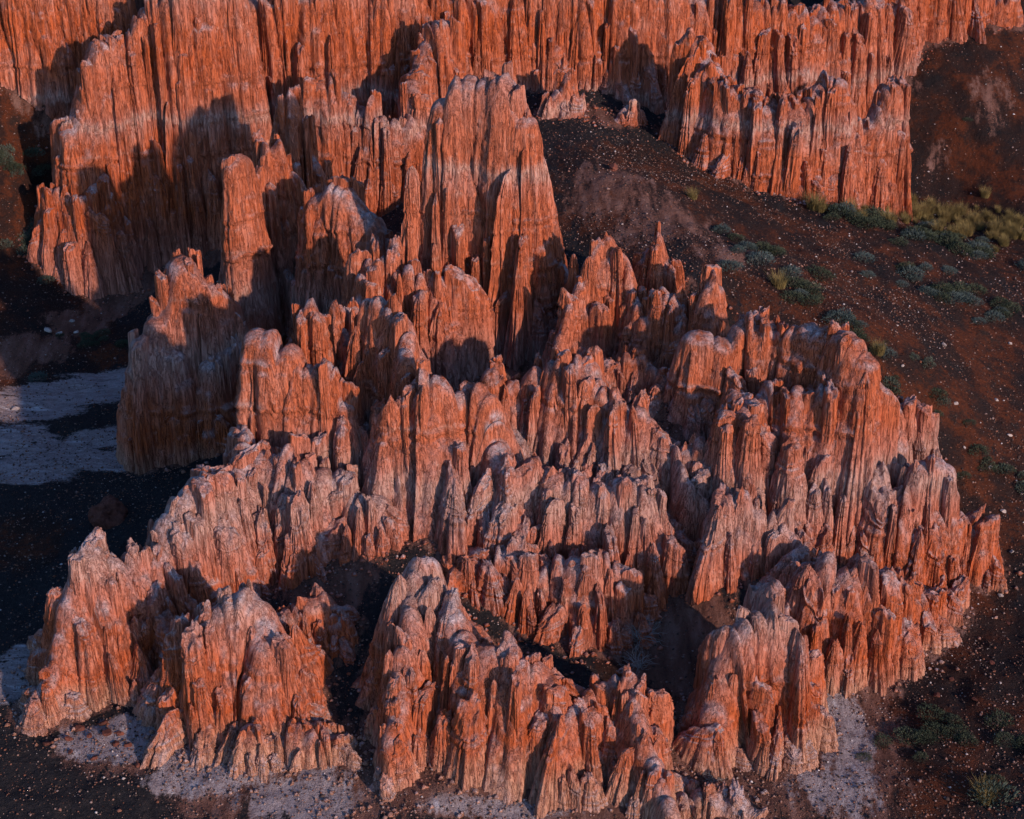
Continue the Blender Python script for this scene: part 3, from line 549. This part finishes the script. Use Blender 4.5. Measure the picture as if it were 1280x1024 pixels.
def twigs(name, seed, n, length, r0, mat, spread=1.2, bend=.4):
    r_ = np.random.default_rng(seed); V = []; Fq = []; o = 0
    for _ in range(n):
        a = r_.uniform(0, 6.28); e = r_.uniform(.1, spread); d = np.array([math.cos(a) * math.sin(e), math.sin(a) * math.sin(e), math.cos(e)]); p = np.array([r_.normal(0, .06), r_.normal(0, .06), -.05]); path = [p]
        for q in range(6): d = d + r_.normal(0, bend, 3) * .5; d /= np.linalg.norm(d); p = p + d * length * r_.uniform(.5, 1.2) / 6; path.append(p)
        v, f = tube(path, r0, r0 * .35); V.append(v); Fq.append(f + o); o += len(v)
    return mesh_np(name, np.concatenate(V), np.concatenate(Fq), mat)
def blades(seed, n, h, mat):
    r_ = np.random.default_rng(seed); V = []; Fq = []
    for k in range(n):
        a = r_.uniform(0, 6.28); rad = .35 * r_.random() ** .5; p = np.array([math.cos(a) * rad, math.sin(a) * rad, -.05]); a2 = a + r_.normal(0, .7); lean = r_.uniform(.1, .75); hh = h * r_.uniform(.5, 1.15); w_ = .009
        s_ = np.array([-math.sin(a2), math.cos(a2), 0]) * w_
        for t, ww in ((0, 1), (.5, .8), (1, .15)):
            c = p + np.array([math.cos(a2) * lean * hh * t * t, math.sin(a2) * lean * hh * t * t, hh * t * (1 - .25 * lean * t)]); V += [c - s_ * ww, c + s_ * ww]
        b = k * 6; Fq += [(b, b + 1, b + 3, b + 2), (b + 2, b + 3, b + 5, b + 4)]
    return mesh_np('blades', np.array(V), np.array(Fq), mat, False)
KIND = {'sage': ([shrub_meshes(300 + k, 520, .20, .035, .5, M_sage) for k in range(3)], [twigs('stem', 310 + k, 9, .8, .02, M_bark) for k in range(2)]),
        'teal': ([shrub_meshes(320 + k, 900, .20, .022, .9, M_teal, .6) for k in range(3)], [twigs('stem', 330 + k, 9, .8, .02, M_bark) for k in range(2)]),
        'dark': ([shrub_meshes(340 + k, 900, .16, .026, .4, M_dark, .5) for k in range(3)], [twigs('stem', 350 + k, 9, .7, .02, M_bark) for k in range(2)])}
GRASS = [blades(360 + k, 300, .95, M_gold) for k in range(3)]
def shrub(px, py, size, kind, label, group=None):
    x, y, z = on_ground(px, py); e = empty('shrub', (x, y, z), random.uniform(0, 6.28)); e.scale = (size, size, size * random.uniform(.8, 1.1))
    fo_, st = KIND[kind]; obj('foliage', random.choice(fo_), e); obj('stem', random.choice(st), e); return tag(e, label, 'shrub', group)
def grass(px, py, size, label, group=None):
    x, y, z = on_ground(px, py); o = obj('grass_clump', random.choice(GRASS)); o.location = (x, y, z); o.scale = (size, size, size); o.rotation_euler = (0, 0, random.uniform(0, 6.28)); return tag(o, label, 'grass', group)
def zone(x0, y0, x1, y1, n, wid, size, kinds, what, group):
    ps = []
    for _ in range(n):
        t = random.random(); ps.append((x0 + (x1 - x0) * t + random.gauss(0, wid), y0 + (y1 - y0) * t + random.gauss(0, wid * .55)))
    for k, (px, py) in enumerate(sorted(ps)):
        lab = place(k, n, what)
        shrub(px, py, size * random.uniform(.55, 1.25), random.choice(kinds), lab, group)
zone(925, 285, 1000, 370, 17, 18, .45, ['teal', 'dark'], 'grey-green shrubs below the big banded buttress', 'shrubs below the buttress')
zone(1010, 370, 1105, 450, 14, 10, .42, ['teal', 'dark'], 'low shrubs behind the right hand row', 'shrubs behind the right hand row')
zone(1030, 265, 1160, 300, 17, 13, .5, ['teal', 'dark'], 'blue-green shrubs near the outer buttress', 'shrubs near the outer buttress')
zone(1150, 290, 1275, 330, 18, 13, .5, ['teal', 'dark'], 'blue-green shrubs below the yellow grass', 'shrubs below the yellow grass')
zone(1080, 310, 1180, 370, 14, 20, .42, ['dark', 'teal'], 'dark shrubs on the upper right slope', 'shrubs on the upper right slope')
zone(1180, 350, 1275, 420, 14, 20, .42, ['dark', 'teal'], 'dark shrubs at the right edge below the grassy band', 'shrubs at the right edge')
zone(1120, 420, 1275, 640, 18, 35, .30, ['dark', 'sage'], 'small dark shrubs scattered over the lower right slope', 'shrubs on the lower right slope')
zone(1130, 900, 1270, 960, 16, 40, .36, ['dark'], 'low shrubs on the black ground at lower right', 'shrubs at lower right')
zone(5, 190, 70, 220, 14, 18, .42, ['dark', 'sage'], 'shrubs on the crest of the dark hill at left', 'shrubs on the left hill crest')
zone(0, 290, 80, 340, 14, 20, .40, ['dark', 'sage'], 'shrubs low on the dark hill at left', 'shrubs low on the left hill')
zone(90, 430, 160, 420, 8, 14, .30, ['dark'], 'low shrubs above the pale wash', 'shrubs above the pale wash')
shrub(48, 474, .36, 'teal', 'pale blue-green shrub alone at the upper edge of the pale wash')
shrub(1240, 1000, .55, 'sage', 'large sage shrub at the bottom right corner')
shrub(1210, 60 + 90, .22, 'dark', 'tiny dark shrub high on the red hill at upper right')
for k in range(110):
    t = random.random(); grass(1065 + 215 * t + random.gauss(0, 10), 250 + 46 * t + random.gauss(0, 10), random.uniform(.22, .6), 'yellow dry grass clump in the band under the red hill', 'grass in the yellow band')
grass(1018, 262, .8, 'yellow grass tuft at the foot of the reddish outer buttress'); grass(1026, 264, .6, 'smaller yellow grass tuft beside the tuft under the outer buttress')
grass(974, 358, .6, 'yellowish grass tuft on the slope above the right hand row'); grass(866, 248, .45, 'pale grass tuft at the left foot of the banded buttress'); grass(1232, 1000, .6, 'pale yellow grass in the corner sage shrub')
grass(1098, 442, .5, 'yellowish grass tuft behind the end of the right hand row')
def dead(px, py, size, label, seed, n=46):
    x, y, z = on_ground(px, py); o = obj('dead_bush', twigs('dead_bush', seed, n, 1.2, .011, M_twig, 1.45, .75)); o.location = (x, y, z); o.scale = (size,) * 3; return tag(o, label, 'dead bush')
dead(800, 800, .8, 'grey dead bush of bare twigs in the shaded hollow', 401, 90); dead(798, 832, .6, 'small brown dead bush in front of the grey one in the hollow', 402, 60)
dead(1060, 862, .4, 'bare twiggy bush at the foot of the long lit wall', 403); dead(890, 975, .4, 'bare twiggy bush at the foot of the lower right bastion', 404)
dead(1040, 690, .5, 'bare grey bush in the pocket above the long lit wall', 405)
